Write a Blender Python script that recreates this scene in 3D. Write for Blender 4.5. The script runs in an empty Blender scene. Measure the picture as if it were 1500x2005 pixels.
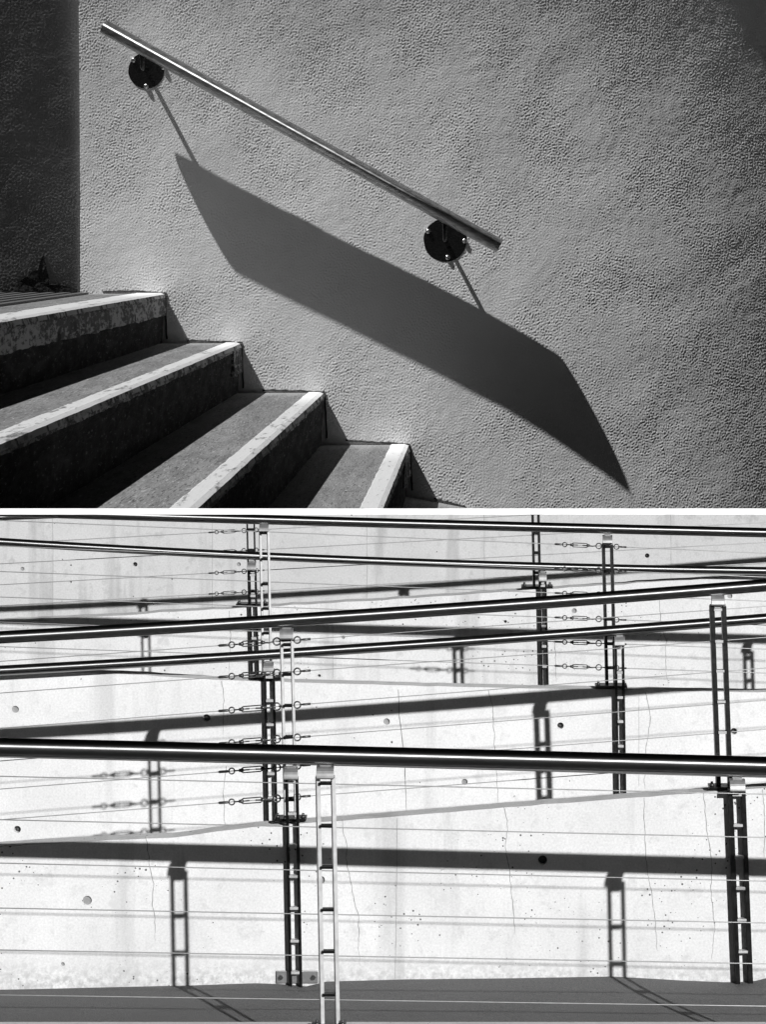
import bpy, bmesh, math, random
import numpy as np
from mathutils import Vector, Matrix, noise

# ---------------------------------------------------------------- camera
# Pixels below are pixels of the 1500 x 2005 photograph; a pixel gives a
# direction, the depth comes from the wall / ramp / step the thing stands on.
random.seed(7)
F = 6000.0                      # focal length in photograph pixels
PX, PY = 967.0, 465.0           # vanishing point of the step edges
DU = F / 570.0                  # depth of the stucco wall
EYE = 2.80                      # eye height above the ground
sc = bpy.context.scene
cam_d = bpy.data.cameras.new('camera')
cam = bpy.data.objects.new('camera', cam_d)
sc.collection.objects.link(cam)
sc.camera = cam
cam.location = (0, 0, EYE)
cam.rotation_euler = (math.radians(90), 0, 0)
cam_d.sensor_fit = 'VERTICAL'
cam_d.sensor_height = 36.0
cam_d.sensor_width = 36.0
cam_d.lens = F / 2005.0 * 36.0
cam_d.shift_x = (750.0 - PX) / 2005.0
cam_d.shift_y = -(1002.5 - PY) / 2005.0
cam_d.clip_start = 0.1
cam_d.clip_end = 5000.0

# ---------------------------------------------------------------- sky, suns
# The photograph is a pair of two black-and-white pictures taken under two
# different suns; each place is lit by its own sun lamp, and by that one only.
S_STAIR = Vector((0.455, 0.225, -0.8614)).normalized()
S_RAMP = Vector((-0.603, 1.2, -0.56)).normalized()
SUN_STAIR, SUN_RAMP, SKY = 5.0, 4.7, 0.05
w = bpy.data.worlds.new('World')
sc.world = w
w.use_nodes = True
nt = w.node_tree
nt.nodes.clear()
sky = nt.nodes.new('ShaderNodeTexSky')
sky.sky_type = 'NISHITA'
sky.sun_disc = False
to_sun = -S_STAIR
sky.sun_elevation = math.asin(to_sun.z)
sky.sun_rotation = math.atan2(to_sun.x, to_sun.y)
sky.altitude = 2000.0
sky.air_density = 0.06
sky.dust_density = 0.0
# black-and-white through a deep red filter: a clear blue sky comes out dark
bw = nt.nodes.new('ShaderNodeSeparateColor')
bg = nt.nodes.new('ShaderNodeBackground')
bg.inputs['Strength'].default_value = SKY
wo = nt.nodes.new('ShaderNodeOutputWorld')
nt.links.new(sky.outputs[0], bw.inputs[0])
nt.links.new(bw.outputs[0], bg.inputs['Color'])
nt.links.new(bg.outputs[0], wo.inputs[0])

stair_c = bpy.data.collections.new('stair_place')
ramp_c = bpy.data.collections.new('ramp_place')
sc.collection.children.link(stair_c)
sc.collection.children.link(ramp_c)
ramp_recv = bpy.data.collections.new('ramp_sunlit')
ramp_recv.children.link(ramp_c)


def sun(name, d, strength, angle, recv, block):
    l = bpy.data.lights.new(name, 'SUN')
    l.energy = strength
    l.angle = math.radians(angle)
    l.color = (1, 1, 1)
    o = bpy.data.objects.new(name, l)
    sc.collection.objects.link(o)
    o.location = -d * 30 + Vector((0, 8, 0))
    o.rotation_euler = d.to_track_quat('-Z', 'Y').to_euler()
    o.light_linking.receiver_collection = recv
    o.light_linking.blocker_collection = block
    return o


sun('sun_of_the_stairs', S_STAIR, SUN_STAIR, 0.5, stair_c, stair_c)
sun('sun_of_the_ramps', S_RAMP, SUN_RAMP, 0.5, ramp_recv, ramp_c)

vs = sc.view_settings
vs.view_transform = 'Standard'
vs.look = 'None'
vs.exposure = 0.0
vs.gamma = 1.0
vs.use_curve_mapping = False

# ---------------------------------------------------------------- helpers


def at(px, py, d):
    return Vector(((px - PX) * d / F, d, EYE - (py - PY) * d / F))


def mm(px, d):
    return px * d / F


def finish(name, bm, mat, parent=None, coll=None, smooth=False, bevel=0.0):
    me = bpy.data.meshes.new(name)
    bmesh.ops.recalc_face_normals(bm, faces=bm.faces[:])
    bm.to_mesh(me)
    bm.free()
    if smooth:
        for p in me.polygons:
            p.use_smooth = True
    return link(name, me, mat, parent, coll, bevel)


def link(name, me, mat, parent=None, coll=None, bevel=0.0):
    o = bpy.data.objects.new(name, me)
    (coll or parent['_c'] and COLL[parent['_c']]).objects.link(o)
    o['_c'] = (coll.name if coll else parent['_c'])
    if mat is not None:
        me.materials.append(mat)
    if parent is not None:
        o.parent = parent
        o.matrix_parent_inverse = Matrix.Translation(parent.location).inverted()
    if bevel > 0:
        b = o.modifiers.new('bevel', 'BEVEL')
        b.width = bevel
        b.segments = 2
        b.limit_method = 'ANGLE'
    return o


COLL = {'stair_place': stair_c, 'ramp_place': ramp_c}


def tag(o, label, cat, group=None):
    o['label'] = label
    o['category'] = cat
    if group:
        o['group'] = group
    return o


def struct(o):
    o['kind'] = 'structure'
    return o


def thing(name, loc, coll, label, cat, group=None):
    e = bpy.data.objects.new(name, None)
    coll.objects.link(e)
    e['_c'] = coll.name
    e.location = loc
    e.empty_display_size = 0.1
    return tag(e, label, cat, group)


def add_box(bm, c, s, rot=None):
    r = bmesh.ops.create_cube(bm, size=1.0)
    M = Matrix.Translation(Vector(c)) @ (rot.to_4x4() if rot else Matrix.Identity(4)) @ Matrix.Diagonal((*s, 1))
    bmesh.ops.transform(bm, matrix=M, verts=r['verts'])
    return r['verts']


def add_tube(bm, pts, r, seg=12, caps=True, closed=False):
    pts = [Vector(p) for p in pts]
    n = len(pts)
    rings = []
    ref = None
    for i, p in enumerate(pts):
        if closed:
            t = pts[(i + 1) % n] - pts[i - 1]
        else:
            t = pts[min(i + 1, n - 1)] - pts[max(i - 1, 0)]
        t.normalize()
        if ref is None:
            ref = Vector((0, 1, 0)) if abs(t.y) < 0.9 else Vector((1, 0, 0))
        a = (ref - t * ref.dot(t)).normalized()
        ref = a
        b = t.cross(a)
        rr = r[i] if isinstance(r, (list, tuple)) else r
        rings.append([bm.verts.new(p + (a * math.cos(k * math.tau / seg) + b * math.sin(k * math.tau / seg)) * rr)
                      for k in range(seg)])
    m = n if closed else n - 1
    for i in range(m):
        A, B = rings[i], rings[(i + 1) % n]
        for k in range(seg):
            f = bm.faces.new((A[k], A[(k + 1) % seg], B[(k + 1) % seg], B[k]))
            f.smooth = True
    if caps and not closed:
        bm.faces.new(rings[0][::-1])
        bm.faces.new(rings[-1])


def add_ring(bm, c, R, r, axis='y', seg=16, cs=6):
    pts = []
    for k in range(seg):
        a = k * math.tau / seg
        if axis == 'y':
            pts.append(c + Vector((math.cos(a) * R, 0, math.sin(a) * R)))
        else:
            pts.append(c + Vector((math.cos(a) * R, math.sin(a) * R, 0)))
    add_tube(bm, pts, r, cs, closed=True)


def add_prism(bm, poly, d0, d1):
    """poly: list of (x, z); extruded in depth from d0 to d1"""
    A = [bm.verts.new((x, d0, z)) for x, z in poly]
    B = [bm.verts.new((x, d1, z)) for x, z in poly]
    bm.faces.new(A)
    bm.faces.new(B[::-1])
    n = len(poly)
    for i in range(n):
        bm.faces.new((A[i], B[i], B[(i + 1) % n], A[(i + 1) % n]))


def interp(tab, x):
    if x <= tab[0][0]:
        (x0, y0), (x1, y1) = tab[0], tab[1]
    elif x >= tab[-1][0]:
        (x0, y0), (x1, y1) = tab[-2], tab[-1]
    else:
        for i in range(len(tab) - 1):
            if tab[i][0] <= x <= tab[i + 1][0]:
                (x0, y0), (x1, y1) = tab[i], tab[i + 1]
                break
    return y0 + (y1 - y0) * (x - x0) / (x1 - x0)


def quad3(p, x):
    """smooth line through y at x = 0, 750, 1500, straight beyond"""
    a, b, c = p
    def q(x):
        return a * (x - 750) * (x - 1500) / 1125000.0 - b * x * (x - 1500) / 562500.0 + c * x * (x - 750) / 1125000.0
    if x < 0:
        return q(0) + x * (q(10) - q(0)) / 10
    if x > 1500:
        return q(1500) + (x - 1500) * (q(1500) - q(1490)) / 10
    return q(x)


# ---------------------------------------------------------------- materials


class N:
    def __init__(s, name):
        s.m = bpy.data.materials.new(name)
        s.m.use_nodes = True
        s.t = s.m.node_tree
        s.b = s.t.nodes['Principled BSDF']
        s.co = s.t.nodes.new('ShaderNodeTexCoord').outputs['Object']

    def new(s, k, **kw):
        n = s.t.nodes.new(k)
        for a, v in kw.items():
            if a in n.inputs.keys():
                s.put(n, a, v)
            else:
                setattr(n, a, v)
        return n

    def put(s, n, a, v):
        if hasattr(v, 'links'):
            s.t.links.new(v, n.inputs[a])
        else:
            n.inputs[a].default_value = v

    def map(s, scale):
        n = s.new('ShaderNodeMapping')
        s.t.links.new(s.co, n.inputs[0])
        n.inputs['Scale'].default_value = scale
        return n.outputs[0]

    def noise(s, scale, detail=3, rough=0.55, vec=None, dist=0.0):
        n = s.new('ShaderNodeTexNoise')
        s.t.links.new(vec or s.co, n.inputs['Vector'])
        n.inputs['Scale'].default_value = scale
        n.inputs['Detail'].default_value = detail
        n.inputs['Roughness'].default_value = rough
        n.inputs['Distortion'].default_value = dist
        return n.outputs['Fac']

    def voronoi(s, scale, vec=None, out='Distance', rnd=1.0):
        n = s.new('ShaderNodeTexVoronoi')
        s.t.links.new(vec or s.co, n.inputs['Vector'])
        n.inputs['Scale'].default_value = scale
        n.inputs['Randomness'].default_value = rnd
        return n.outputs[out]

    def ramp(s, v, a, b, lo=0.0, hi=1.0, smooth=False):
        n = s.new('ShaderNodeMapRange')
        if smooth:
            n.interpolation_type = 'SMOOTHSTEP'
        s.t.links.new(v, n.inputs['Value'])
        n.inputs['From Min'].default_value = a
        n.inputs['From Max'].default_value = b
        n.inputs['To Min'].default_value = lo
        n.inputs['To Max'].default_value = hi
        n.clamp = True
        return n.outputs[0]

    def math(s, op, a, b=0.0):
        n = s.new('ShaderNodeMath', operation=op)
        for i, v in enumerate((a, b)):
            if hasattr(v, 'links'):
                s.t.links.new(v, n.inputs[i])
            else:
                n.inputs[i].default_value = v
        return n.outputs[0]

    def xyz(s):
        n = s.new('ShaderNodeSeparateXYZ')
        s.t.links.new(s.co, n.inputs[0])
        return n.outputs

    def mix(s, f, a, b):
        """a + (b - a) * f on grey values"""
        d = s.math('SUBTRACT', b, a)
        return s.math('ADD', a, s.math('MULTIPLY', d, f))

    def base(s, v):
        if hasattr(v, 'links'):
            s.t.links.new(v, s.b.inputs['Base Color'])
        else:
            s.b.inputs['Base Color'].default_value = (v, v, v, 1)

    def rough(s, v):
        s.put(s.b, 'Roughness', v)

    def metal(s, v):
        s.b.inputs['Metallic'].default_value = v

    def spec(s, v):
        s.b.inputs['Specular IOR Level'].default_value = v

    def bump(s, h, dist, strength=1.0):
        n = s.new('ShaderNodeBump')
        s.t.links.new(h, n.inputs['Height'])
        n.inputs['Distance'].default_value = dist
        n.inputs['Strength'].default_value = strength
        s.t.links.new(n.outputs[0], s.b.inputs['Normal'])
        return n


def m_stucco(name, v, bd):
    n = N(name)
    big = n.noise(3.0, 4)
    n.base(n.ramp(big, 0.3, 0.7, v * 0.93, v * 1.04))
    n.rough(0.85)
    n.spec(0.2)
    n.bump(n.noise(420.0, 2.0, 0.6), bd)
    return n.m


def m_tread():
    n = N('worn_concrete')
    n.co = n.map((1, 0.10, 1))
    a = n.noise(28, 5, 0.65)
    b = n.noise(160, 3, 0.6)
    v = n.mix(n.ramp(a, 0.35, 0.65), 0.125, 0.215)
    v = n.mix(n.ramp(b, 0.56, 0.66), v, 0.06)
    v = n.mix(n.ramp(n.noise(230, 2), 0.60, 0.7), v, 0.34)
    wall_glow = n.ramp(n.math('ADD', n.xyz()[1], n.math('MULTIPLY', n.math('SUBTRACT', a, 0.5), 0.03)), 0.10 * (DU - 0.30), 0.10 * (DU - 0.03), 0.0, 0.8, True)
    v = n.mix(wall_glow, v, 0.30)  # bounce glow painted into the colour: treads paler beside the wall
    n.base(v)
    n.rough(0.8)
    n.spec(0.3)
    n.bump(n.math('ADD', a, n.math('MULTIPLY', b, 0.6)), 0.006)
    return n.m


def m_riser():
    n = N('dark_riser')
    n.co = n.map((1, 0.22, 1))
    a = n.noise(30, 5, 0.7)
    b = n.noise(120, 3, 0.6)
    v = n.mix(n.ramp(a, 0.45, 0.7), 0.02, 0.08)  # near-black tone for the riser faces
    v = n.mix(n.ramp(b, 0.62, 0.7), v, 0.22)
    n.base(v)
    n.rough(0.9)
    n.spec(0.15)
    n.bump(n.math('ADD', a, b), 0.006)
    return n.m


def m_paint():
    n = N('worn_white_paint')
    n.co = n.map((1, 0.16, 1))
    a = n.noise(60, 5, 0.7)
    b = n.noise(14, 3, 0.6)
    wear = n.math('ADD', n.math('MULTIPLY', a, 0.6), n.math('MULTIPLY', b, 0.4))
    corner_glow = n.ramp(n.xyz()[1], 0.16 * (DU - 0.9), 0.16 * (DU - 0.2), 0.0, 1.0, True)
    v = n.mix(n.ramp(wear, 0.55, 0.61), 0.54, 0.16)
    v = n.mix(n.math('MULTIPLY', corner_glow, 0.85), v, 0.84)  # corner glow put into the paint colour: whiter beside the wall
    n.base(v)
    n.rough(0.6)
    n.bump(a, 0.002)
    return n.m


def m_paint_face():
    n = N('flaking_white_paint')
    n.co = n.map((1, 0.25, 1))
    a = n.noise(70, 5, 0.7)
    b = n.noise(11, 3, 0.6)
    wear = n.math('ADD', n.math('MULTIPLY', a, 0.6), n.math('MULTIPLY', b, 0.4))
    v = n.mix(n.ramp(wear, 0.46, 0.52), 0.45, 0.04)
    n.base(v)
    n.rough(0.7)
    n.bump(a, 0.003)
    return n.m


def m_flat(name, v, r=0.6, metal=0.0, spec=0.5, bs=0.0, bd=0.0):
    n = N(name)
    a = n.noise(40, 3)
    n.base(n.ramp(a, 0.3, 0.7, v * 0.85, v * 1.12))
    n.rough(r)
    n.metal(metal)
    n.spec(spec)
    if bs:
        n.bump(n.noise(bs, 3), bd)
    return n.m


def m_steel(name, v, r, streak=0.25, brushed=0.0, axis=(1, 0, 0)):
    n = N(name)
    a = n.noise(9, 4, 0.6, n.map((1, 9, 9)))
    b = n.noise(45, 3, 0.6)
    n.base(n.ramp(a, 0.3, 0.7, v * (1 - streak), v * (1 + streak)))
    n.rough(n.ramp(b, 0.3, 0.7, r * (1 - streak * .6), r * (1 + streak * .6)))
    n.metal(1.0)
    if brushed:
        t = n.new('ShaderNodeCombineXYZ')
        for i in range(3):
            t.inputs[i].default_value = axis[i]
        n.t.links.new(t.outputs[0], n.b.inputs['Tangent'])
        n.b.inputs['Anisotropic'].default_value = brushed
    return n.m


def m_concrete(name, v, pores=1.0, seed=0.0, stain=0.0, foot=None):
    n = N(name)
    mp = n.new('ShaderNodeMapping')
    n.t.links.new(n.co, mp.inputs[0])
    mp.inputs['Location'].default_value = (seed, 0, seed * 0.7)
    n.co = mp.outputs[0]
    cloud = n.noise(2.6, 5, 0.6)
    fine = n.noise(22, 4, 0.65)
    streak = n.noise(7.0, 4, 0.6, n.map((1.0, 1.0, 0.10)))
    c = n.mix(n.ramp(cloud, 0.35, 0.65), v * 0.93, v * 1.05)
    c = n.mix(n.ramp(fine, 0.55, 0.72), c, v * 0.84)
    c = n.mix(n.ramp(streak, 0.56, 0.72), c, v * (0.80 - 0.12 * stain))
    grain = n.noise(120, 4, 0.75)
    c = n.math('MULTIPLY', c, n.ramp(grain, 0.3, 0.7, 0.84, 1.10))
    blot = n.noise(9.0, 5, 0.7)
    c = n.mix(n.ramp(blot, 0.60, 0.70), c, v * (0.84 - 0.1 * stain))
    if foot:
        z = n.xyz()[2]
        band = n.math('MULTIPLY', n.ramp(z, foot + 0.02, foot + 0.14, 1.0, 0.0, True), n.ramp(n.noise(40, 4, 0.7), 0.4, 0.62))
        c = n.mix(band, c, v * 0.62)
    # bug holes
    vd = n.voronoi(26.0, n.map((1, 1, 1)))
    vr = n.voronoi(26.0, n.map((1, 1, 1)), 'Color')
    sep = n.new('ShaderNodeSeparateColor')
    n.t.links.new(vr, sep.inputs[0])
    lim = n.ramp(sep.outputs[0], 0.70, 1.0, 0.0, 0.14 * pores)
    patch = n.ramp(n.noise(1.3, 2), 0.42, 0.58)
    lim = n.math('MULTIPLY', lim, patch)
    vdd = n.math('ADD', vd, n.math('MULTIPLY', n.math('SUBTRACT', grain, 0.5), 0.30))
    hole = n.math('LESS_THAN', vdd, lim)
    # smallest pits
    vd2 = n.voronoi(75.0)
    vr2 = n.voronoi(75.0, None, 'Color')
    sep2 = n.new('ShaderNodeSeparateColor')
    n.t.links.new(vr2, sep2.inputs[0])
    lim2 = n.ramp(sep2.outputs[1], 0.86, 1.0, 0.0, 0.24 * pores)
    hole2 = n.math('LESS_THAN', vd2, n.math('MULTIPLY', lim2, n.ramp(n.noise(3.1, 2), 0.45, 0.6)))
    h = n.math('MAXIMUM', hole, hole2)
    c = n.mix(h, c, v * 0.16)
    n.base(c)
    n.rough(0.85)
    n.spec(0.2)
    hh = n.math('SUBTRACT', n.math('MULTIPLY', fine, 0.5), h)
    n.bump(hh, 0.0015)
    return n.m


def m_ground(k=1.0):
    n = N('asphalt')
    a = n.noise(3, 4)
    b = n.noise(260, 2, 0.7)
    v = n.mix(n.ramp(a, 0.3, 0.7), 0.080 * k, 0.105 * k)
    v = n.mix(n.ramp(b, 0.4, 0.75), v, 0.20 * k)
    n.base(v)
    n.rough(0.85)
    n.spec(0.25)
    n.bump(b, 0.004)
    return n.m


M = dict(
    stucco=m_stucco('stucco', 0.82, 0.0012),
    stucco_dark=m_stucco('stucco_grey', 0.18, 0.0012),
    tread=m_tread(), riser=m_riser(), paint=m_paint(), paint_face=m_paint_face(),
    gap_dark=m_flat('gap_black', 0.02, 0.9),  # shade of the gaps along treads and risers, painted as black strips
    iron=m_flat('cast_iron', 0.11, 0.6, 0.2),
    blackpaint=m_flat('black_gloss_paint', 0.008, 0.16, 0.0, 0.5, 60, 0.002),
    rail=m_steel('stainless_tube', 0.52, 0.54, 0.35, 0.88, (0.876, 0, -0.483)),
    bolt=m_steel('bolt_steel', 0.7, 0.25),
    slab=m_flat('divider_white', 0.82, 0.8),
    bounce_black=m_flat('bounce_cut_black', 0.018, 0.9, 0, 0.1, 80, 0.004),  # black put in to cut bounce light and darken the pit
    broken=m_flat('broken_mortar', 0.04, 0.9, 0, 0.2, 60, 0.01),
    concrete1=m_concrete('board_concrete', 0.74, 1.15, 0.0, 0.2, 0.05),
    concrete2=m_concrete('pale_concrete', 0.76, 0.8, 3.3),
    concrete3=m_concrete('grey_concrete', 0.70, 1.1, 7.1, 0.5),
    concrete4=m_concrete('back_concrete', 0.55, 0.9, 11.7, 1.0),
    asphalt=m_ground(0.5),
    rampfloor=m_ground(1.15),
    pipe=m_steel('dark_pipe', 0.27, 0.42, 0.10, 0.9),
    post=m_steel('shaded_post_steel', 0.04, 0.34),  # post steel with its shaded look put into the colour
    post_sunlit=m_flat('sunlit_post_steel', 0.55, 0.45, 0.35),  # the same post steel, its sunlit look put into the colour
    saddle=m_flat('cast_saddle', 0.45, 0.38, 0.85),
    cable=m_flat('wire_rope', 0.42, 0.5, 0.5),
    fitting=m_flat('turnbuckle_steel', 0.10, 0.35, 0.7),
    crack=m_flat('crack_line', 0.30, 0.95),
    crackdark=m_flat('crack_dark', 0.10, 0.95),
    plug=m_flat('mortar_plug', 0.30, 0.9, 0, 0.2, 80, 0.004),
)

# ================================================================ THE STAIRS
# DU (set above): depth of the stucco wall, 570 px per metre
FRONT = 5.02                      # depth where the flight ends towards us
K996, K1007 = (996.5 - PY) / F, (1007 - PY) / F


def bow(X, Z):
    """shaped to dim the wall: it falls back to the right, leans out at the top"""
    u = max(0.0, X - (800 - PX) / 570.0)
    v = max(0.0, Z - (EYE - (600 - PY) / 570.0))
    z = -0.072 * u ** 3 + 0.032 * v ** 3  # bow shaped so that the sunlight fades towards right and top
    z += 0.004 * noise.noise(Vector((X * 1.6, Z * 1.6, 3.1)))
    z += 0.0012 * noise.noise(Vector((X * 6.0, Z * 6.0, 9.1)))
    return z


def cut_below(bm, k=K996 + 1.5 / F):
    """keep what is above the sloping terrace slab"""
    n = Vector((0, k, 1)).normalized()
    geom = bm.verts[:] + bm.edges[:] + bm.faces[:]
    r = bmesh.ops.bisect_plane(bm, geom=geom, plane_co=Vector((0, 0, EYE)), plane_no=n, clear_inner=True)
    ed = [e for e in r['geom_cut'] if isinstance(e, bmesh.types.BMEdge)]
    if ed:
        bmesh.ops.holes_fill(bm, edges=ed, sides=0)


# ---- terrace slab
bm = bmesh.new()
x0, x1 = -3.2, 2.9
y0, y1 = 4.98, 10.95
vs_ = [bm.verts.new((x, y, EYE - k * y)) for x in (x0, x1) for y in (y0, y1) for k in (K996, K1007)]
a = vs_
for f in ((0, 1, 3, 2), (4, 6, 7, 5), (0, 4, 5, 1), (2, 3, 7, 6), (0, 2, 6, 4), (1, 5, 7, 3)):
    bm.faces.new([a[i] for i in f])
slab = struct(finish('terrace_slab', bm, M['bounce_black'], None, stair_c))
bm = bmesh.new()
ka, kb = (995.6 - PY) / F, (1007.4 - PY) / F
vs_ = [bm.verts.new((x, y, EYE - k * y)) for x in (x0 - .01, x1 + .01) for y in (y0 - 0.012, y0 - 0.002) for k in (ka, kb)]
for f in ((0, 1, 3, 2), (4, 6, 7, 5), (0, 4, 5, 1), (2, 3, 7, 6), (0, 2, 6, 4), (1, 5, 7, 3)):
    bm.faces.new([vs_[i] for i in f])
divider = finish('divider_strip', bm, M['slab'], slab)  # white divider between the two places, lit by the ramp sun too
ramp_recv.objects.link(divider)
for (x, y) in ((-2.95, 5.25), (2.65, 5.25), (-2.95, 10.5), (2.65, 10.5)):
    bm = bmesh.new()
    top = EYE - K1007 * (y - 0.1) + 0.002
    add_box(bm, (x, y, top / 2 - 0.02), (0.24, 0.24, top + 0.0))
    finish('pillar', bm, M['concrete3'], slab, None, bevel=0.02)

# ---- stucco wall
def grain(shape, sp, parts, seed):
    """band-limited random relief: parts = (wavelength in m, slope)"""
    rng = np.random.default_rng(seed)
    fy = np.fft.fftfreq(shape[0], sp)[:, None]
    fx = np.fft.rfftfreq(shape[1], sp)[None, :]
    # the trowel ran slightly uphill: relief a little longer that way
    f = np.hypot(fx * 0.85 + fy * 0.25, fy * 1.05 - fx * 0.15)
    h = np.zeros(shape)
    for lam, slope in parts:
        w = np.exp(-((f - 1 / lam) * lam / 0.45) ** 2)
        n = np.fft.irfft2(np.fft.rfft2(rng.standard_normal(shape)) * w, s=shape)
        h += n / n.std() * slope * lam / math.tau
    return h


def rough_wall(xa, xb, za, zb, fn, sp, parts, seed, mat, thick=0.16):
    """stucco wall with real relief in its front face"""
    nx, ny = int((xb - xa) / sp) + 1, int((zb - za) / sp) + 1
    X, Z = np.linspace(xa, xb, nx), np.linspace(za, zb, ny)
    cx, cz = np.linspace(xa, xb, 90), np.linspace(za, zb, 70)
    C = np.array([[fn(float(x), float(z)) for x in cx] for z in cz])
    R = np.array([np.interp(X, cx, row) for row in C])
    B = np.array([np.interp(Z, cz, R[:, k]) for k in range(nx)]).T
    even = grain((ny, nx), sp, [(0.35, 1.0)], seed + 5)
    even = 1.0 + 0.22 * np.clip(even / even.std(), -1.6, 1.6)
    H = B + grain((ny, nx), sp, parts[:1], seed) * even + grain((ny, nx), sp, parts[1:], seed + 1)
    XX, ZZ = np.meshgrid(X, Z)
    co = np.stack([XX, DU - H, ZZ], -1).reshape(-1, 3)
    idx = np.arange(nx * ny).reshape(ny, nx)
    q = np.stack([idx[:-1, :-1], idx[:-1, 1:], idx[1:, 1:], idx[1:, :-1]], -1).reshape(-1, 4)
    # sides and back on vertices of their own, so that the arris stays sharp
    loop = np.concatenate([idx[0, :], idx[1:, -1], idx[-1, -2::-1], idx[-2:0:-1, 0]])
    m = len(loop)
    fr = co[loop]
    bk = fr.copy()
    bk[:, 1] = DU + thick
    n0 = len(co)
    a = np.arange(m)
    b = (a + 1) % m
    side = np.stack([n0 + a, n0 + m + a, n0 + m + b, n0 + b], -1)
    co = np.concatenate([co, fr, bk])
    corner = n0 + m + np.array([0, nx + ny - 2, nx - 1, 0])
    back = np.array([[n0 + m, n0 + m + 2 * nx + ny - 3, n0 + m + nx + ny - 2, n0 + m + nx - 1]])
    faces = np.concatenate([q, side, back]).astype(np.int32)
    me = bpy.data.meshes.new('stucco_wall')
    me.vertices.add(len(co))
    me.vertices.foreach_set('co', co.astype(np.float32).ravel())
    me.loops.add(faces.size)
    me.loops.foreach_set('vertex_index', faces.ravel())
    me.polygons.add(len(faces))
    me.polygons.foreach_set('loop_start', np.arange(0, faces.size, 4, dtype=np.int32))
    sm = np.zeros(len(faces), dtype=bool)
    sm[:len(q)] = True
    me.polygons.foreach_set('use_smooth', sm)
    me.update(calc_edges=True)
    me.validate()
    return link('stucco_wall', me, mat, None, stair_c)


JX = (156 - PX) / 570.0
ZB = EYE - K996 * (DU + 0.15)
GRAIN = [(0.0100, 0.23), (0.05, 0.016), (0.22, 0.010)]
wall = rough_wall(JX, (1660 - PX) / 570.0, ZB, EYE + (PY + 180) / 570.0, bow, 0.0024, GRAIN, 11, M['stucco'])
tag(wall, 'pale rough stucco wall carrying the slanting handrail and its broad shadow', 'wall')

# ---- darker wall beyond the joint: turned a little away from the sun
def panel(X, Z):
    return -0.014 - 0.44 * (X - JX) + 0.0025 * noise.noise(Vector((X * 3, Z * 3, 1.1)))


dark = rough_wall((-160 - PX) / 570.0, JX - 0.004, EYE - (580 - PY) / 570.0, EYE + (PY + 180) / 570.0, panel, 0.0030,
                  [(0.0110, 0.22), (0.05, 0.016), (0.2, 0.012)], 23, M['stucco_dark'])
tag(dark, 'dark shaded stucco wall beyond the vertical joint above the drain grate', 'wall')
# broken plaster at its foot
bm = bmesh.new()
brk = [(38, 562), (44, 550), (58, 541), (63, 532), (78, 528), (82, 512), (88, 498), (92, 520), (97, 540), (98, 556), (120, 558), (150, 566)]
cen = bm.verts.new(at(78, 552, DU) + Vector((0, -0.005 - panel(at(78, 552, DU).x, 0) * 1.0, 0)))
ring = []
for (px, py) in brk + [(150, 578), (38, 578)]:
    p = at(px, py, DU)
    ring.append(bm.verts.new((p.x, DU - panel(p.x, p.z) - 0.004 - 0.004 * random.random(), p.z)))
for i in range(len(ring)):
    bm.faces.new((cen, ring[i], ring[(i + 1) % len(ring)]))
ret = bmesh.ops.extrude_face_region(bm, geom=bm.faces[:])
bmesh.ops.translate(bm, vec=(0, 0.03, 0), verts=[v for v in ret['geom'] if isinstance(v, bmesh.types.BMVert)])
finish('broken_plaster', bm, M['broken'], dark)

# ---- staircase
ST = thing('staircase', (0, 8, EYE - K996 * 8), stair_c,
           'concrete stair flight with worn white painted nosings against the stucco wall', 'stairs')
NOS = [(322, 575), (471, 672), (634, 769), (801, 871)]
P = [at(x, y, DU) for x, y in NOS]
NX = [p.x for p in P]
NZ = [p.z for p in P]
NZ.append(EYE - (979 - PY) / 570.0)
NSEG = 420


def jit(k, s, y, amp, fr):
    return amp * noise.noise(Vector((k * 17.3 + s * 5.1, y * fr, 0.7 * s))) + \
        0.6 * amp * noise.noise(Vector((k * 3.3 + s * 1.1, y * fr * 9.0, 2.2))) + \
        0.5 * amp * noise.noise(Vector((k * 7.3 + s * 2.1, y * fr * 3.7, 4.2)))


def extrude_profile(k, prof, ya, yb, n, amps):
    """prof: closed list of (x, z); amps: edge wobble for each corner"""
    bm = bmesh.new()
    rings = []
    for i in range(n + 1):
        y = ya + (yb - ya) * i / n
        rings.append([bm.verts.new((x + jit(k, s, y, am, 7), y, z + jit(k, s + 40, y, am * 0.6, 7)))
                      for s, ((x, z), am) in enumerate(zip(prof, amps))])
    m = len(prof)
    for i in range(n):
        for s in range(m):
            bm.faces.new((rings[i][s], rings[i][(s + 1) % m], rings[i + 1][(s + 1) % m], rings[i + 1][s]))
    bm.faces.new(rings[0])
    bm.faces.new(rings[-1][::-1])
    return bm


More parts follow.
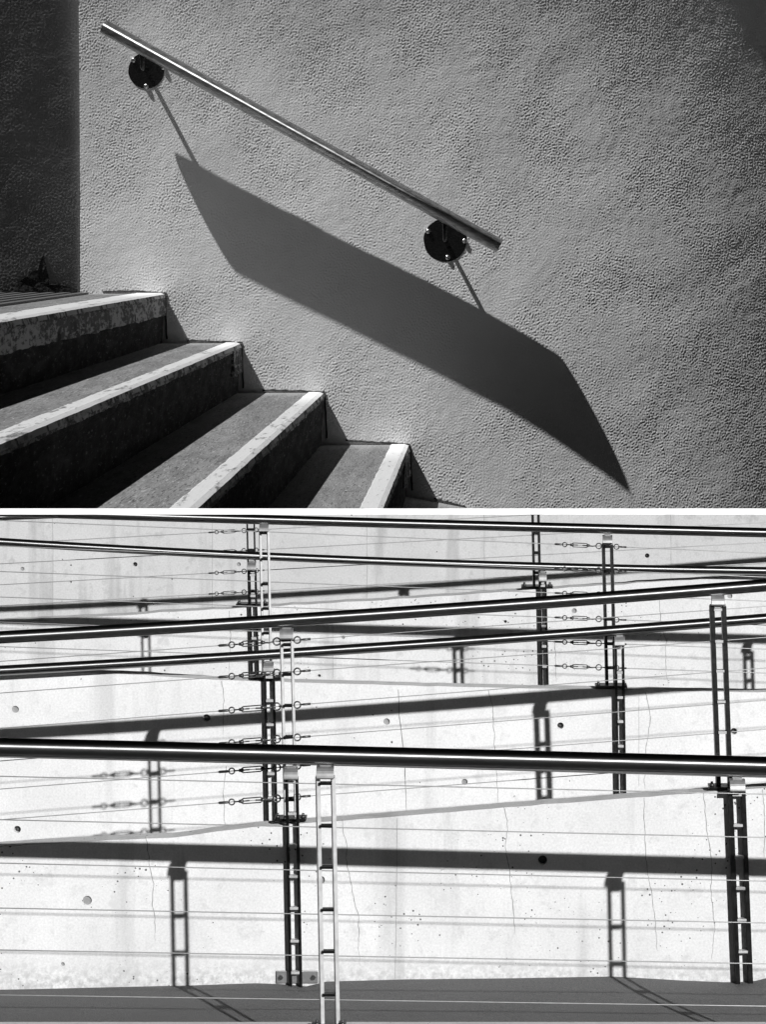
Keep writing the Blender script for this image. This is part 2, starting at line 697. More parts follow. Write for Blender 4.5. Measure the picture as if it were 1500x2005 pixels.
BACK = DU + 0.03
for k in range(4):
    xa = (NX[k - 1] - 0.05) if k else at(182, 575, DU).x
    zb = NZ[k + 1] - 0.03
    X, Z = NX[k], NZ[k]
    prof = [(xa, Z), (X - 0.016, Z), (X - 0.006, Z - 0.004), (X - 0.001, Z - 0.014), (X - 0.002, Z - 0.06), (X - 0.012, zb), (xa, zb)]
    amps = [0, 0.0003, 0.001, 0.002, 0.003, 0.003, 0]
    bm = extrude_profile(k, prof, FRONT, BACK, NSEG, amps)
    cut_below(bm)
    me_faces = bm.faces[:]
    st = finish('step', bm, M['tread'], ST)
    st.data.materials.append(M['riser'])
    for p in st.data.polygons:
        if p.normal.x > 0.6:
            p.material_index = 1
    # white painted edge: a thin ragged coat over the arris
    wt, wf = (0.055, 0.050) if k else (0.100, 0.060)
    if k == 3:
        wt = 0.062
    t = 0.0028
    prof = [(X - wt, Z + 0.0005), (X - wt + 0.004, Z + t), (X - 0.014, Z + t), (X - 0.001, Z - 0.002), (X + 0.003, Z - 0.014),
            (X + 0.003, Z - 0.022), (X - 0.006, Z - 0.022), (X - 0.020, Z - 0.006), (X - wt, Z - 0.004)]
    amps = [0.002, 0.002, 0.0004, 0.001, 0.002, 0.005, 0.003, 0, 0]
    bm = extrude_profile(k + 10, prof, FRONT - 0.003, BACK - 0.002, NSEG, amps)
    cut_below(bm)
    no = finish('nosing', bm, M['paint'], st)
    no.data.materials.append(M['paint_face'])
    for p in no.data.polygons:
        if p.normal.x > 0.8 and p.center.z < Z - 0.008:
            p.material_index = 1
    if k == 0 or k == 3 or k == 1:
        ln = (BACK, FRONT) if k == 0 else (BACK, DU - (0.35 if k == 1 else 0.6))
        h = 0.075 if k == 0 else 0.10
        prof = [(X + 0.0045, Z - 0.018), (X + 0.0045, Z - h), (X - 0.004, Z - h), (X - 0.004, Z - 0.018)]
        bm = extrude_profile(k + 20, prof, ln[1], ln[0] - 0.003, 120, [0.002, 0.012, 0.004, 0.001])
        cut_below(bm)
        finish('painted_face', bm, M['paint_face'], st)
# sloping path at the foot
bm = bmesh.new()
pA, pB = at(790, 971, DU), at(960, 1004, DU)
prof = [(pA.x, pA.z), (pB.x, pB.z), (pB.x, pB.z - 0.1), (pA.x, pA.z - 0.1)]
bm = extrude_profile(31, prof, 8.0, BACK, 60, [0.004, 0.004, 0, 0])
cut_below(bm)
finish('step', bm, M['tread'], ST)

# gap shade put into a black strip where treads meet the wall
def gap_strip(name, pts, parent, d, wpx=3.2, jitter=1.4):
    bm = bmesh.new()
    prev = None
    n = 46
    for i in range(n + 1):
        f = i / n
        x = pts[0][0] + (pts[-1][0] - pts[0][0]) * f
        y = interp(pts, x)
        wv = wpx * (0.45 + 0.9 * abs(noise.noise(Vector((x * 0.06, y, 2)))) + 0.25 * random.random())
        yy = y + jitter * noise.noise(Vector((x * 0.05, 5, y)))
        p, q = at(x, yy - wv * 0.7, d), at(x, yy + wv * 0.6, d)
        row = [bm.verts.new(p + Vector((0, 0.012, 0))), bm.verts.new(p + Vector((0, -0.002, 0))),
               bm.verts.new(q + Vector((0, -0.006, 0))), bm.verts.new(q + Vector((0, 0.012, 0)))]
        if prev:
            for s in range(4):
                bm.faces.new((prev[s], prev[(s + 1) % 4], row[(s + 1) % 4], row[s]))
        else:
            bm.faces.new(row)
        prev = row
    bm.faces.new(prev[::-1])
    return finish(name, bm, M['gap_dark'], parent)


def onwall(px, py):
    p = at(px, py, DU)
    return DU - bow(p.x, p.z)


for pts in ([(200, 571), (270, 570.5), (326, 575)], [(366, 667), (420, 669), (474, 671)],
            [(514, 764.5), (570, 765), (636, 768)], [(677, 862), (740, 867), (802, 870)], [(850, 977), (880, 984), (912, 993)]):
    gap_strip('joint', pts, wall, onwall(*pts[1]))
for pts, hgt in (([(323, 580), (326, 664)], 0), ([(473, 678), (476, 760)], 0), ([(636, 776), (640, 858)], 0), ([(803, 878), (807, 960)], 0)):
    bm = bmesh.new()
    (xa, ya), (xb, yb) = pts
    d = onwall(xa, ya) - 0.003
    add_tube(bm, [at(xa + (xb - xa) * i / 8 + random.uniform(-.6, .6), ya + (yb - ya) * i / 8, d) for i in range(9)], 0.003, 6)
    finish('joint', bm, M['gap_dark'], wall)

# ---- drain grate on the landing, over a channel blackened as pit shade and to cut bounce light
bm = bmesh.new()
xl = at(182, 575, DU).x
add_box(bm, ((xl - 3.1) / 2, (FRONT + DU) / 2, NZ[0] - 0.10), (xl + 3.1 - 0.004, DU - FRONT - 0.01, 0.12))
cut_below(bm)
finish('channel', bm, M['bounce_black'], ST)
GR = thing('drain_grate', (-2.2, 9, NZ[0]), stair_c, 'dark slotted drain grate on the top landing below the dark wall', 'grate')
gx = [at(172, 575, DU).x - 0.055 * i for i in range(16)]
bm = bmesh.new()
add_box(bm, (gx[0] + 0.012, 7.75, NZ[0] + 0.002), (0.012, 5.3, 0.010))
add_box(bm, (gx[-1] - 0.012, 7.75, NZ[0] + 0.002), (0.012, 5.3, 0.010))
finish('frame', bm, M['iron'], GR)
bar_me = None
for x in gx:
    if bar_me is None:
        bm = bmesh.new()
        add_box(bm, (0, 7.75, NZ[0] + 0.001), (0.026, 5.3, 0.012))
        b = finish('bar', bm, M['iron'], GR)
        bar_me = b.data
    else:
        b = bpy.data.objects.new('bar', bar_me)
        stair_c.objects.link(b)
        b['_c'] = 'stair_place'
        b.parent = GR
        b.matrix_parent_inverse = Matrix.Translation(GR.location).inverted()
    b.location.x = x

# ---- handrail on the stucco wall
HR = thing('handrail', at(287, 138, DU), stair_c, 'polished steel handrail slanting down the stucco wall on two round black plates', 'handrail')
A, B = at(203, 52, onwall(350, 340) - 0.164), at(979, 482, onwall(1150, 790) - 0.1575)
bm = bmesh.new()
add_tube(bm, [A, A.lerp(B, .5), B], 0.0245, 40, caps=False)
add_tube(bm, [A, A.lerp(B, .5), B], 0.0215, 40, caps=False)
ax = (B - A).normalized()
bm.verts.ensure_lookup_table()
# close the wall of the tube at both ends
for base in (0, 80):
    o = [bm.verts[base + k] for k in range(40)]
    i = [bm.verts[120 + base + k] for k in range(40)]
    for k in range(40):
        bm.faces.new((o[k], o[(k + 1) % 40], i[(k + 1) % 40], i[k]))
for v in bm.verts:                       # oval section, deeper than it is high
    yc = A.y + (B.y - A.y) * (v.co.x - A.x) / (B.x - A.x)
    v.co.y = yc + (v.co.y - yc) * 2.1
bmesh.ops.recalc_face_normals(bm, faces=bm.faces[:])
rail = finish('rail', bm, M['rail'], HR)
for (cx, cy, r, bolts) in ((286, 138, 35.5, ((-25, -20), (0, 31), (33, -6))), (872, 470, 42.5, ((-33, -17), (5, 34), (38, 2)))):
    d = onwall(cx, cy)
    c = at(cx, cy, d)
    R = mm(r, d)
    bm = bmesh.new()
    n = 40
    prof = []
    for k in range(n):
        a = k * math.tau / n
        rr = R * (1 + 0.025 * noise.noise(Vector((math.cos(a) * 3, math.sin(a) * 3, cx))))
        prof.append((c.x + math.cos(a) * rr, c.z + math.sin(a) * rr))
    add_prism(bm, prof, d - 0.002, d + 0.012)
    for v in bm.verts:                    # the plate lies against the uneven wall
        v.co.y += DU - bow(v.co.x, v.co.z) - d
    pl = finish('mounting_plate', bm, M['blackpaint'], HR, bevel=0.0015)
    for (dx, dy) in bolts:
        p = at(cx + dx, cy + dy, onwall(cx + dx, cy + dy))
        bm = bmesh.new()
        add_tube(bm, [p + Vector((0, 0.001, 0)), p + Vector((0, -0.006, 0)), p + Vector((0, -0.0085, 0)), p + Vector((0, -0.0100, 0))],
                 [0.009, 0.009, 0.0075, 0.004], 14)
        finish('bolt', bm, M['bolt'], pl, smooth=False)
    q = A + ax * ((c.x - A.x) / ax.x)       # rail axis above the plate
    bm = bmesh.new()
    pts = [Vector((c.x, d - 0.002, c.z)), Vector((c.x, d - 0.106, c.z)), Vector((c.x, d - 0.122, c.z + 0.004)),
           Vector((c.x, d - 0.130, c.z + 0.014)), Vector((c.x, d - 0.134, c.z + 0.030)), Vector((c.x, q.y + 0.004, q.z - 0.016))]
    add_tube(bm, pts, 0.0070, 14)
    finish('arm', bm, M['blackpaint'], HR)

# ================================================================ THE RAMPS
D1, DW1, DW2, DW3, DW4 = 10.0, 11.2, 12.5, 13.8, 15.1
TH = 0.10

# ---- ground and ramp floors
bm = bmesh.new()
for p in ((-1500, -1500), (1500, -1500), (1500, 1500), (-1500, 1500)):
    bm.verts.new((*p, 0))
bm.faces.new(bm.verts[:])
struct(finish('ground', bm, M['asphalt'], None, ramp_c))

edge = [(-600, 1946), (0, 1938), (200, 1934), (380, 1930), (500, 1926), (560, 1928), (600, 1932), (640, 1922), (800, 1917), (1000, 1915),
        (1200, 1912), (1340, 1920), (1430, 1923), (1475, 1921), (1510, 1912), (2200, 1905)]
bm = bmesh.new()
prev = None
for i in range(141):
    px = -700 + 2800 * i / 140
    row = []
    for j in range(13):
        f = j / 12
        d = 9.95 + (DW1 + 0.01 - 9.95) * f
        X = (px - PX) * DW1 / F
        zw = EYE - (interp(edge, px) - PY) * DW1 / F
        z0 = EYE - 2.722
        z = z0 + (zw - z0) * max(0, (f - 0.75) / 0.25) ** 1.5
        row.append(bm.verts.new((X, d, z + 0.003 * noise.noise(Vector((X * 2, d * 2, 0))))))
    if prev:
        for j in range(12):
            bm.faces.new((prev[j], row[j], row[j + 1], prev[j + 1])).smooth = True
    prev = row
struct(finish('ramp_floor', bm, M['rampfloor'], None, ramp_c))

TOP1 = [(-700, 1700), (-200, 1668), (0, 1653), (120, 1645), (200, 1641), (350, 1634), (430, 1622), (500, 1614), (750, 1596), (1000, 1575), (1250, 1556), (1350, 1549), (1500, 1538), (2300, 1480)]
TOP2 = [(-700, 1290), (0, 1307), (205, 1313), (315, 1319), (430, 1326), (585, 1331), (750, 1336), (965, 1342), (1500, 1351), (2300, 1362)]
TOP3 = [(-700, 1240), (0, 1211), (230, 1200), (425, 1188), (750, 1170), (1040, 1150), (1300, 1133), (1500, 1121), (2300, 1070)]


def ramp_wall(top, d, base_z, mat, holes, label, rough=1.0, step=26):
    """wall with its sloping top; real round holes from the form ties"""
    cu = bpy.data.curves.new('outline', 'CURVE')
    cu.dimensions = '2D'
    cu.fill_mode = 'BOTH'
    cu.extrude = TH / 2
    pts = []
    x = -650
    while x <= 2250:
        y = interp(top, x) + 5 + rough * (1.3 * noise.noise(Vector((x * 0.03, d, 0))) + 0.8 * noise.noise(Vector((x * 0.11, d, 5))))
        p = at(x, y, d)
        pts.append((p.x, p.z))
        x += step
    pts += [(pts[-1][0], base_z), (pts[0][0], base_z)]
    loops = [pts]
    for (hx, hy, hr, plug) in holes:
        c = at(hx, hy, d)
        R = mm(hr, d)
        loops.append([(c.x + R * math.cos(k * math.tau / 20), c.z + R * math.sin(k * math.tau / 20)) for k in range(20)])
    for lp in loops:
        s = cu.splines.new('POLY')
        s.points.add(len(lp) - 1)
        for i, (a, b) in enumerate(lp):
            s.points[i].co = (a, b, 0, 1)
        s.use_cyclic_u = True
    tmp = bpy.data.objects.new('tmp', cu)
    me = bpy.data.meshes.new_from_object(tmp)
    bpy.data.objects.remove(tmp)
    bpy.data.curves.remove(cu)
    me.transform(Matrix(((1, 0, 0, 0), (0, 0, -1, d + TH / 2), (0, 1, 0, 0), (0, 0, 0, 1))))
    bm = bmesh.new()
    bm.from_mesh(me)
    bmesh.ops.remove_doubles(bm, verts=bm.verts[:], dist=0.00005)
    bpy.data.meshes.remove(me)
    for f in bm.faces:
        f.smooth = False
    o = finish('concrete_wall', bm, mat, None, ramp_c)
    tag(o, label, 'wall', 'concrete walls between the ramps')
    for (hx, hy, hr, plug) in holes:
        c = at(hx, hy, d)
        R = mm(hr, d) * 1.02
        bm = bmesh.new()
        dep = 0.008 if plug else 0.030
        poly = [(c.x + R * math.cos(k * math.tau / 16), c.z + R * math.sin(k * math.tau / 16)) for k in range(16)]
        add_prism(bm, poly, d + dep, d + TH * 0.8)
        if not plug:
            add_tube(bm, [c + Vector((0, dep + 0.002, 0)), c + Vector((0, dep - 0.012, 0))], R * 0.35, 10)
        finish('tie_hole', bm, M['plug'] if plug else M['crackdark'], o)
    return o


def crack(parent, d, pts, wpx=1.2, mat='crack', wob=2.2, name='crack'):
    bm = bmesh.new()
    prev = None
    L = []
    for i in range(len(pts) - 1):
        (xa, ya), (xb, yb) = pts[i], pts[i + 1]
        n = max(2, int(math.hypot(xb - xa, yb - ya) / 6))
        for k in range(n):
            L.append((xa + (xb - xa) * k / n, ya + (yb - ya) * k / n))
    L.append(pts[-1])
    for i, (x, y) in enumerate(L):
        xx = x + wob * noise.noise(Vector((y * 0.07, x * 0.01, 1.7))) + wob * 0.5 * noise.noise(Vector((y * 0.21, x * 0.01, 4.7)))
        f = i / (len(L) - 1)
        ww = wpx * (0.35 + 0.9 * abs(noise.noise(Vector((y * 0.05, x, 8))))) * (1.0 if wob < 0.5 else min(1, 0.3 + 3 * (1 - f)))
        row = [bm.verts.new(at(xx - ww, y, d) + Vector((0, 0.002, 0))), bm.verts.new(at(xx - ww * 0.8, y, d) + Vector((0, -0.0012, 0))),
               bm.verts.new(at(xx + ww * 0.8, y, d) + Vector((0, -0.0012, 0))), bm.verts.new(at(xx + ww, y, d) + Vector((0, 0.002, 0)))]
        if prev:
            for s in range(3):
                bm.faces.new((prev[s], prev[s + 1], row[s + 1], row[s]))
        prev = row
    finish(name, bm, M[mat], parent)


w1 = ramp_wall(TOP1, DW1, -0.05, M['concrete1'],
               [(170, 1763, 9, True), (1063, 1684, 9, False), (628, 1723, 8, True), (122, 1888, 4, True)],
               'white concrete wall rising from the dark ramp floor, lowest of the walls')
w2 = ramp_wall(TOP2, DW2, -0.05, M['concrete2'],
               [(29, 1389, 7, True), (404, 1406, 7.5, False), (757, 1413, 6.5, True), (1098, 1421, 6.5, False), (1438, 1432, 6.5, False),
                (33, 1624, 7, False), (910, 1531, 6, True)],
               'white concrete wall with a row of tie holes behind the lowest wall')
w3 = ramp_wall(TOP3, DW3, -0.05, M['concrete3'],
               [(990, 1217, 3, False), (1125, 1196, 5, True), (1430, 1167, 5, True), (285, 1246, 4, True), (672, 1248, 3.5, True), (625, 1323, 3, False)],
               'white concrete wall with a pitted face just below the tall back wall', 1.4)
w4 = ramp_wall([(-700, 962), (2300, 962)], DW4, -0.05, M['concrete4'],
               [(264, 1105, 4.5, False), (1268, 1088, 4.5, False), (716, 1094, 4, True), (43, 1114, 4, True), (467, 1105, 4, True)],
               'tall grey concrete back wall with vertical joints behind all the railings', 0.0, 200)

for pts in ([(285, 1638), (292, 1690), (300, 1730), (298, 1770), (303, 1805), (302, 1842)],
            [(670, 1604), (672, 1630), (680, 1660), (678, 1680), (690, 1745), (703, 1800), (702, 1850), (705, 1890)],
            [(988, 1580), (995, 1620), (990, 1660), (997, 1700), (1005, 1770), (1008, 1830)],
            [(1262, 1562), (1263, 1640), (1268, 1700), (1283, 1790), (1288, 1862)],
            [(1378, 1552), (1385, 1620), (1395, 1690), (1393, 1740), (1400, 1820), (1395, 1880)]):
    crack(w1, DW1, pts, 1.2, 'crack')
crack(w1, DW1, [(778, 1602), (776, 1800), (774, 1916)], 0.8, 'crack', 0.4, 'joint')
crack(w1, DW1, [(1494, 1546), (1499, 1600), (1497, 1680)], 1.0)
for pts in ([(434, 1334), (438, 1372), (436, 1440)], [(442, 1500), (437, 1545), (441, 1622)], [(956, 1350), (966, 1385), (968, 1440), (976, 1572)],
            [(1265, 1356), (1275, 1400), (1270, 1440), (1262, 1500), (1264, 1545)]):
    crack(w2, DW2, pts, 1.1, 'crack')
crack(w2, DW2, [(780, 1350), (782, 1400), (792, 1480), (796, 1588)], 1.2, 'crackdark', 0.8, 'joint')
crack(w2, DW2, [(1252, 1356), (1252, 1540)], 0.6, 'crack', 0.3, 'joint')
for pts in ([(1292, 1170), (1294, 1220), (1306, 1255), (1304, 1300), (1310, 1345)], [(448, 1196), (452, 1260), (447, 1318)], [(1086, 1245), (1090, 1335)]):
    crack(w3, DW3, pts, 1.0, 'crack')
crack(w3, DW3, [(651, 1205), (652, 1328)], 0.6, 'crack', 0.3, 'joint')
for x in (102, 415, 718, 948, 1314):
    crack(w4, DW4, [(x, 985), (x + 1, 1100), (x, 1215)], 0.7, 'crack', 0.4, 'joint')

# kerb below the front railing
bm = bmesh.new()
zk = EYE - (2010 - PY) * D1 / F
add_box(bm, (0.4, D1, zk / 2), (6.5, 0.13, zk))
kerb = finish('kerb', bm, M['concrete1'], None, ramp_c, bevel=0.006)
tag(kerb, 'low concrete kerb along the front edge of the ramp under the nearest railing', 'kerb')

# ramp floors behind the walls
for top, da, db in ((TOP1, DW1, DW2), (TOP2, DW2, DW3), (TOP3, DW3, DW4)):
    bm = bmesh.new()
    prev = None
    for i in range(12):
        px = -650 + 2900 * i / 11
        X = (px - PX) * da / F
        z = EYE - (interp(top, px) - PY) * da / F - 0.36
        row = [bm.verts.new((X, da + TH - 0.01, z)), bm.verts.new((X, db + 0.01, z))]
        if prev:
            bm.faces.new((prev[0], row[0], row[1], prev[1]))
        prev = row
    struct(finish('ramp_floor', bm, M['rampfloor'], None, ramp_c))


# ---- railings
def rail_tube(parent, y3, d, dia, mat, xa=-560, xb=2150, name='rail', seg=28, step=90):
    bm = bmesh.new()
    pts = []
    x = xa
    while x <= xb:
        pts.append(at(x, quad3(y3, x), d))
        x += step
    add_tube(bm, pts, mm(dia / 2, d), seg)
    return finish(name, bm, mat, parent)


def post(parent, d, xt, yt, xb, yb, wpx, leg, rungs, sad, mat='post', depth=0.045, yaw=0.0, base=None, rd=0.0, rungmat=None):
    """ladder-like post: two flat bars, rungs, a curved saddle below the rail
    xt, yt: top centre; xb, yb: foot centre; wpx overall width; leg bar width (px)"""
    ca, sa = math.cos(yaw), math.sin(yaw)
    cx, cz = at(xt, yt, d), at(xb, yb, d)
    W = mm(wpx, d)
    L = mm(leg, d)
    body = None
    for s in (-1, 1):
        bm = bmesh.new()
        off = s * (W / 2 - L / 2)
        vv = []
        for p in (cz, cx):
            for (ux, uy) in ((-L / 2, -depth / 2), (L / 2, -depth / 2), (L / 2, depth / 2), (-L / 2, depth / 2)):
                vv.append(bm.verts.new((p.x + off + ux * ca - uy * sa, p.y + ux * sa + uy * ca, p.z)))
        for f in ((3, 2, 1, 0), (4, 5, 6, 7), (0, 1, 5, 4), (1, 2, 6, 5), (2, 3, 7, 6), (3, 0, 4, 7)):
            bm.faces.new([vv[i] for i in f])
        o = finish('leg' if body else 'post', bm, M[mat], parent if body is None else body, bevel=0.0012)
        if body is None:
            body = o
    for y in rungs:
        f = (y - yt) / (yb - yt)
        p = cx.lerp(cz, f)
        bm = bmesh.new()
        add_box(bm, p + Vector((0, -0.004, 0)), (W - 2 * L + 0.004, 0.028, mm(5.0, d)))
        finish('rung', bm, M[rungmat or mat], body, bevel=0.001)
    # saddle: bent plate from the rail down to the bars
    (sw, sh, sy) = sad
    bm = bmesh.new()
    w2 = mm(sw, d) / 2
    z0 = at(0, sy + sh, d).z
    H = mm(sh, d)
    prof = []
    n = 8
    for k in range(n + 1):
        a = (k / n) * math.pi * 0.62 + math.pi * 0.02
        prof.append((-0.030 * math.sin(a) * 0.9 - 0.004, z0 + H * (0.5 + 0.5 * math.cos(a * 1.58))))
    rows = []
    for (dy, z) in prof:
        rows.append([bm.verts.new((cx.x + sx * w2, d + rd + dy + t, z)) for sx in (-1, 1) for t in (0, 0.02)])
    for a, b in zip(rows[:-1], rows[1:]):
        bm.faces.new((a[0], a[2], b[2], b[0]))
        bm.faces.new((a[1], b[1], b[3], a[3]))
        bm.faces.new((a[0], b[0], b[1], a[1]))
        bm.faces.new((a[2], a[3], b[3], b[2]))
    bm.faces.new((rows[0][0], rows[0][1], rows[0][3], rows[0][2]))
    bm.faces.new((rows[-1][0], rows[-1][2], rows[-1][3], rows[-1][1]))
    for f in bm.faces:
        f.smooth = False
    # neck to the rail and top plate on the bars
    add_box(bm, (cx.x, d + rd, z0 + H * 0.65), (w2 * 1.3, 0.022, H * 0.9))
    add_box(bm, (cx.x, d, cx.z), (W * 0.98, depth * 0.9, mm(5, d)))
    finish('saddle', bm, M['saddle'], body, bevel=0.001)
    if base == 'flange':
        bm = bmesh.new()
        q = Vector((cz.x, d, cz.z))
        add_box(bm, q + Vector((0, 0, 0.004)), (mm(62, d), 0.085, 0.010))
        pl = finish('base_plate', bm, M['post'], body, bevel=0.001)
        for s in (-1, 1):
            bm = bmesh.new()
            p = q + Vector((s * mm(25, d), -0.02, 0.009))
            add_tube(bm, [p, p + Vector((0, 0, 0.008))], 0.0085, 6)
            add_tube(bm, [p + Vector((0, 0, 0.006)), p + Vector((0, 0, 0.017))], [0.0055, 0.0045], 8)
            finish('bolt', bm, M['fitting'], body)
    if base == 'plate':
        bm = bmesh.new()
        q = at(xb, yb - 22, DW1)
        add_box(bm, q + Vector((0.006, -0.005, 0)), (mm(82, d), 0.010, mm(24, d)))
        pl = finish('base_plate', bm, M['saddle'], body, bevel=0.002)
        for s in (-1, 1):
            bm = bmesh.new()
            p = q + Vector((0.006 + s * mm(32, d), -0.010, 0))
            add_tube(bm, [p + Vector((0, 0.002, 0)), p + Vector((0, -0.010, 0))], 0.0085, 6)
            finish('bolt', bm, M['fitting'], body)
    return body


def cables(parent, d, rows, dia=2.4, xa=-520, xb=2100):
    for (yl, yr) in rows:
        bm = bmesh.new()
        pts = [at(x, yl + (yr - yl) * x / 1500.0, d) for x in (xa, 200, 750, 1300, xb)]
        add_tube(bm, pts, mm(dia / 2, d), 8)
        finish('cable', bm, M['cable'], parent)


def turnbuckle(parent, d, x, y, slope, length, right=True):
    """fitting between cable and post: x, y = eye at the left bar of the post"""
    def q(dx, dy=0.0):
        return at(x + dx, y + slope * dx + dy, d - 0.004)
    s = length / 120.0
    px = mm(1, d)
    # body: open frame of two bars with end bosses
    bm = bmesh.new()
    for dy in (-5 * s, 5 * s):
        add_tube(bm, [q(-36 * s, dy * .45), q(-40 * s, dy), q(-74 * s, dy), q(-78 * s, dy * .45)], 1.25 * s * px, 6)
    add_tube(bm, [q(-32 * s), q(-40 * s)], 3.2 * s * px, 8)
    add_tube(bm, [q(-73 * s), q(-82 * s)], 3.2 * s * px, 8)
    body = finish('turnbuckle', bm, M['fitting'], parent)
    bm = bmesh.new()
    add_tube(bm, [q(-16 * s), q(-24 * s, 1.5 * s), q(-50 * s)], 1.5 * s * px, 6)
    add_ring(bm, q(-9 * s), 7 * s * px, 1.6 * s * px)
    finish('eye_bolt', bm, M['fitting'], body)
    bm = bmesh.new()
    add_tube(bm, [q(-62 * s), q(-90 * s)], 1.5 * s * px, 6)
    add_ring(bm, q(-96 * s), 5.5 * s * px, 1.5 * s * px)
    finish('hook', bm, M['fitting'], body)
    bm = bmesh.new()
    add_tube(bm, [q(-101 * s), q(-104 * s), q(-120 * s), q(-122 * s)], [1.2 * s * px, 2.6 * s * px, 2.6 * s * px, 1.2 * s * px], 8)
    finish('ferrule', bm, M['fitting'], body)


def far_eye(parent, d, x, y, slope, s=1.0):
    px = mm(1, d)
    def q(dx, dy=0.0):
        return at(x + dx, y + slope * dx + dy, d - 0.004)
    bm = bmesh.new()
    add_ring(bm, q(8 * s), 6.5 * s * px, 1.6 * s * px)
    add_tube(bm, [q(14 * s), q(20 * s), q(34 * s)], [1.3 * s * px, 2.3 * s * px, 2.3 * s * px], 8)
    add_tube(bm, [q(-28 * s), q(3 * s)], 1.8 * s * px, 6)
    finish('cable_eye', bm, M['fitting'], parent)


G = 'cable railings along the ramps'
# 1: nearest railing on the kerb
r1 = thing('cable_railing', at(640, 2009, D1), ramp_c, 'thickest dark steel railing with six cables, on the low kerb before the ramp floor', 'railing', G)
rail_tube(r1, (1463, 1481, 1500), D1, 37, M['pipe'])
post(r1, D1, 637, 1521, 646, 2009, 38, 8, (1533, 1616, 1697, 1780, 1862, 1946), (34, 24, 1499), 'post_sunlit', 0.014, 0.38, 'flange', rungmat='post')
post(r1, D1, 1597, 1545, 1607, 2009, 38, 8, (1557, 1640, 1721, 1804, 1886, 1970), (34, 24, 1522), 'post_sunlit', 0.014, 0.38, 'flange', rungmat='post')
cables(r1, D1, [(1520, 1555), (1605, 1640), (1690, 1725), (1778, 1807), (1860, 1887), (1948, 1970)], 2.2)

# 1b: handrail fixed to the lowest wall
H = 'handrails fixed to the ramp walls'
dh = DW1 - 0.055
h1 = thing('handrail', at(575, 1932, DW1), ramp_c, 'handrail on ladder posts fixed to the lowest white wall above the ramp floor', 'handrail', H)
rail_tube(h1, (1470, 1489, 1510), dh, 26, M['pipe'])
post(h1, dh + 0.035, 571, 1522, 579, 1934, 26, 6, (1530, 1592, 1654, 1715, 1777, 1841, 1903), (27, 22, 1499), 'post', 0.02, 0.0, 'plate', -0.035, 'post_sunlit')
post(h1, dh + 0.035, 1443, 1546, 1458, 1928, 34, 9, (1555, 1615, 1677, 1738, 1800, 1862), (30, 22, 1522), 'post', 0.028, 0.06, None, -0.035, 'post_sunlit')

# 2: railing on the lowest wall
d = DW1 + 0.05
R3C = [(1295, 1187), (1357, 1248), (1426, 1308), (1490, 1371), (1545, 1428), (1605, 1490)]
r3 = thing('cable_railing', at(575, 1605, d), ramp_c, 'dark steel cable railing standing on top of the lowest white wall', 'railing', G)
rail_tube(r3, (1248, 1202, 1146), d, 25, M['pipe'])
post(r3, d, 561, 1252, 569, 1604, 26, 5.5, (1262, 1320, 1381, 1442, 1504, 1565), (26, 20, 1230), 'post_sunlit', 0.012, 0.36, 'flange', rungmat='post')
post(r3, d, 1406, 1186, 1419, 1542, 32, 9, (1193, 1255, 1313, 1373, 1433, 1492), (26, 20, 1164), 'post', 0.022, 0.14, 'flange', rungmat='post_sunlit')
cables(r3, d, R3C, 1.7)
for (yl, yr) in R3C:
    sl = (yr - yl) / 1500.0
    turnbuckle(r3, d, 551, yl + sl * 551, sl, 122)
    far_eye(r3, d, 574, yl + sl * 574, sl)

# 2b: handrail on the second wall
dh = DW2 - 0.055
h2 = thing('handrail', at(530, 1610, DW2), ramp_c, 'handrail on ladder posts fixed to the wall with the row of tie holes', 'handrail', H)
rail_tube(h2, (1313, 1267, 1211), dh, 20, M['pipe'])
post(h2, dh + 0.035, 527, 1312, 533, 1640, 22, 5, (1325, 1371, 1418, 1466, 1514, 1562), (20, 18, 1294), 'post', 0.02, 0.05, None, -0.035, 'post_sunlit')
post(h2, dh + 0.035, 1213, 1262, 1218, 1590, 19, 5, (1268, 1316, 1365, 1412, 1460, 1508, 1555), (20, 18, 1243), 'post', 0.02, 0.05, None, -0.035, 'post_sunlit')

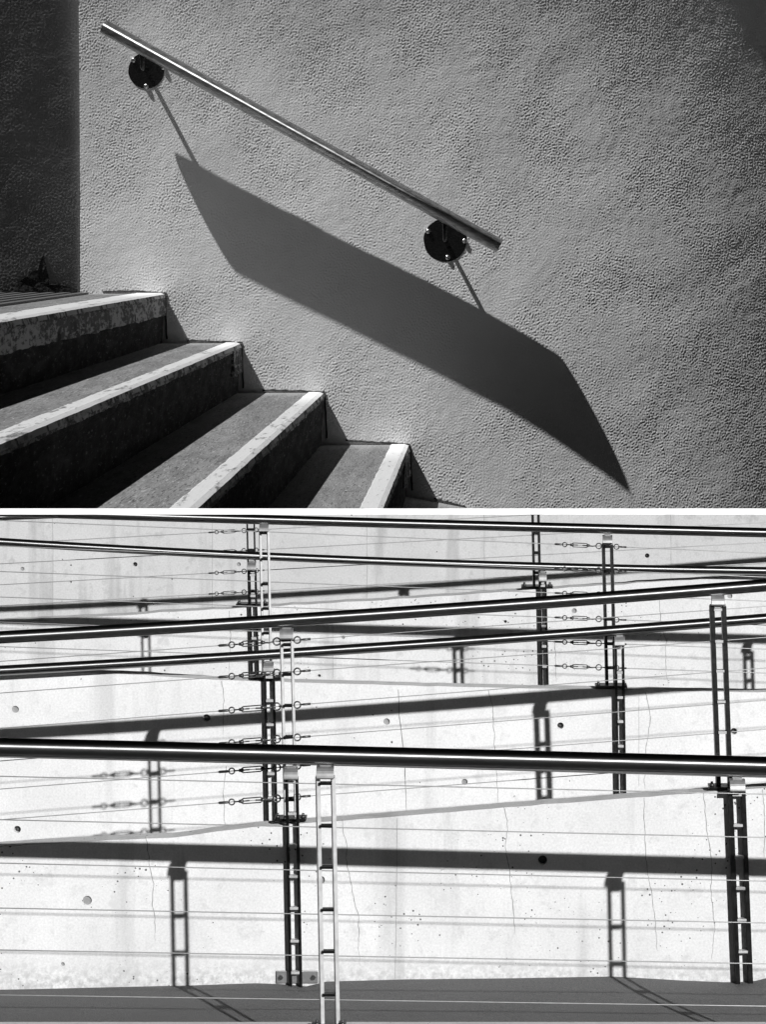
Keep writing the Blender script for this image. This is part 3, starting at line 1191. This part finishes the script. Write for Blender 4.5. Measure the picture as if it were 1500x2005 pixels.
# 3: railing on the second wall
d = DW2 + 0.05
R4C = [(1019, 1083), (1069, 1130), (1119, 1177), (1169, 1224), (1218, 1271), (1266, 1318)]
r4 = thing('cable_railing', at(1190, 1345, d), ramp_c, 'dark steel cable railing on the wall with the row of tie holes', 'railing', G)
rail_tube(r4, (1002, 1024, 1043), d, 19, M['pipe'])
post(r4, d, 517, 1040, 523, 1328, 20, 4.5, (1043, 1094, 1143, 1191, 1239, 1287), (18, 15, 1025), 'post_sunlit', 0.010, 0.36, 'flange', rungmat='post')
post(r4, d, 1190, 1066, 1197, 1344, 22, 6, (1070, 1117, 1165, 1212, 1260, 1307), (19, 15, 1048), 'post', 0.016, 0.14, 'flange')
post(r4, d, 1816, 1080, 1824, 1356, 22, 6, (1090, 1140, 1190, 1240, 1290), (19, 15, 1060), 'post', 0.016, 0.14, 'flange')
cables(r4, d, R4C, 1.7)
for (yl, yr) in R4C:
    sl = (yr - yl) / 1500.0
    turnbuckle(r4, d, 1180, yl + sl * 1180, sl, 92)
    far_eye(r4, d, 1202, yl + sl * 1202, sl, 0.75)

# 3b: handrail on the third wall
dh = DW3 - 0.055
h3 = thing('handrail', at(495, 1310, DW3), ramp_c, 'thin handrail on ladder posts fixed to the pitted wall below the back wall', 'handrail', H)
rail_tube(h3, (1061, 1099, 1118), dh, 16, M['pipe'])
post(h3, dh + 0.035, 494, 1115, 500, 1350, 16, 4, (1125, 1166, 1208, 1249, 1290), (17, 16, 1098), 'post', 0.02, 0.05, None, -0.035, 'post_sunlit')
post(h3, dh + 0.035, 1063, 1138, 1068, 1370, 15, 4, (1146, 1186, 1226, 1265, 1304), (15, 18, 1118), 'post', 0.02, 0.05, None, -0.035, 'post_sunlit')

# 4: railing on the third wall
d = DW3 + 0.05
R5C = [(1065, 983), (1104, 1023), (1145, 1062), (1186, 1102)]
r5 = thing('cable_railing', at(1049, 1150, d), ramp_c, 'cable railing with slender posts on the pitted wall below the back wall', 'railing', G)
rail_tube(r5, (1013, 978, 926), d, 12, M['pipe'])
post(r5, d, 490, 998, 494, 1184, 17, 3.2, (1037, 1077, 1117, 1157), (15, 12, 986), 'post', 0.02, 0.04, 'flange')
post(r5, d, 1048, 970, 1052, 1150, 16, 4.5, (1005, 1043, 1082, 1121), (15, 12, 958), 'post', 0.03, 0.08, 'flange')
cables(r5, d, R5C, 1.5)
for (yl, yr) in R5C:
    sl = (yr - yl) / 1500.0
    turnbuckle(r5, d, 483, yl + sl * 483, sl, 74)
    far_eye(r5, d, 497, yl + sl * 497, sl, 0.6)

for o in bpy.data.objects:
    if '_c' in o:
        del o['_c']
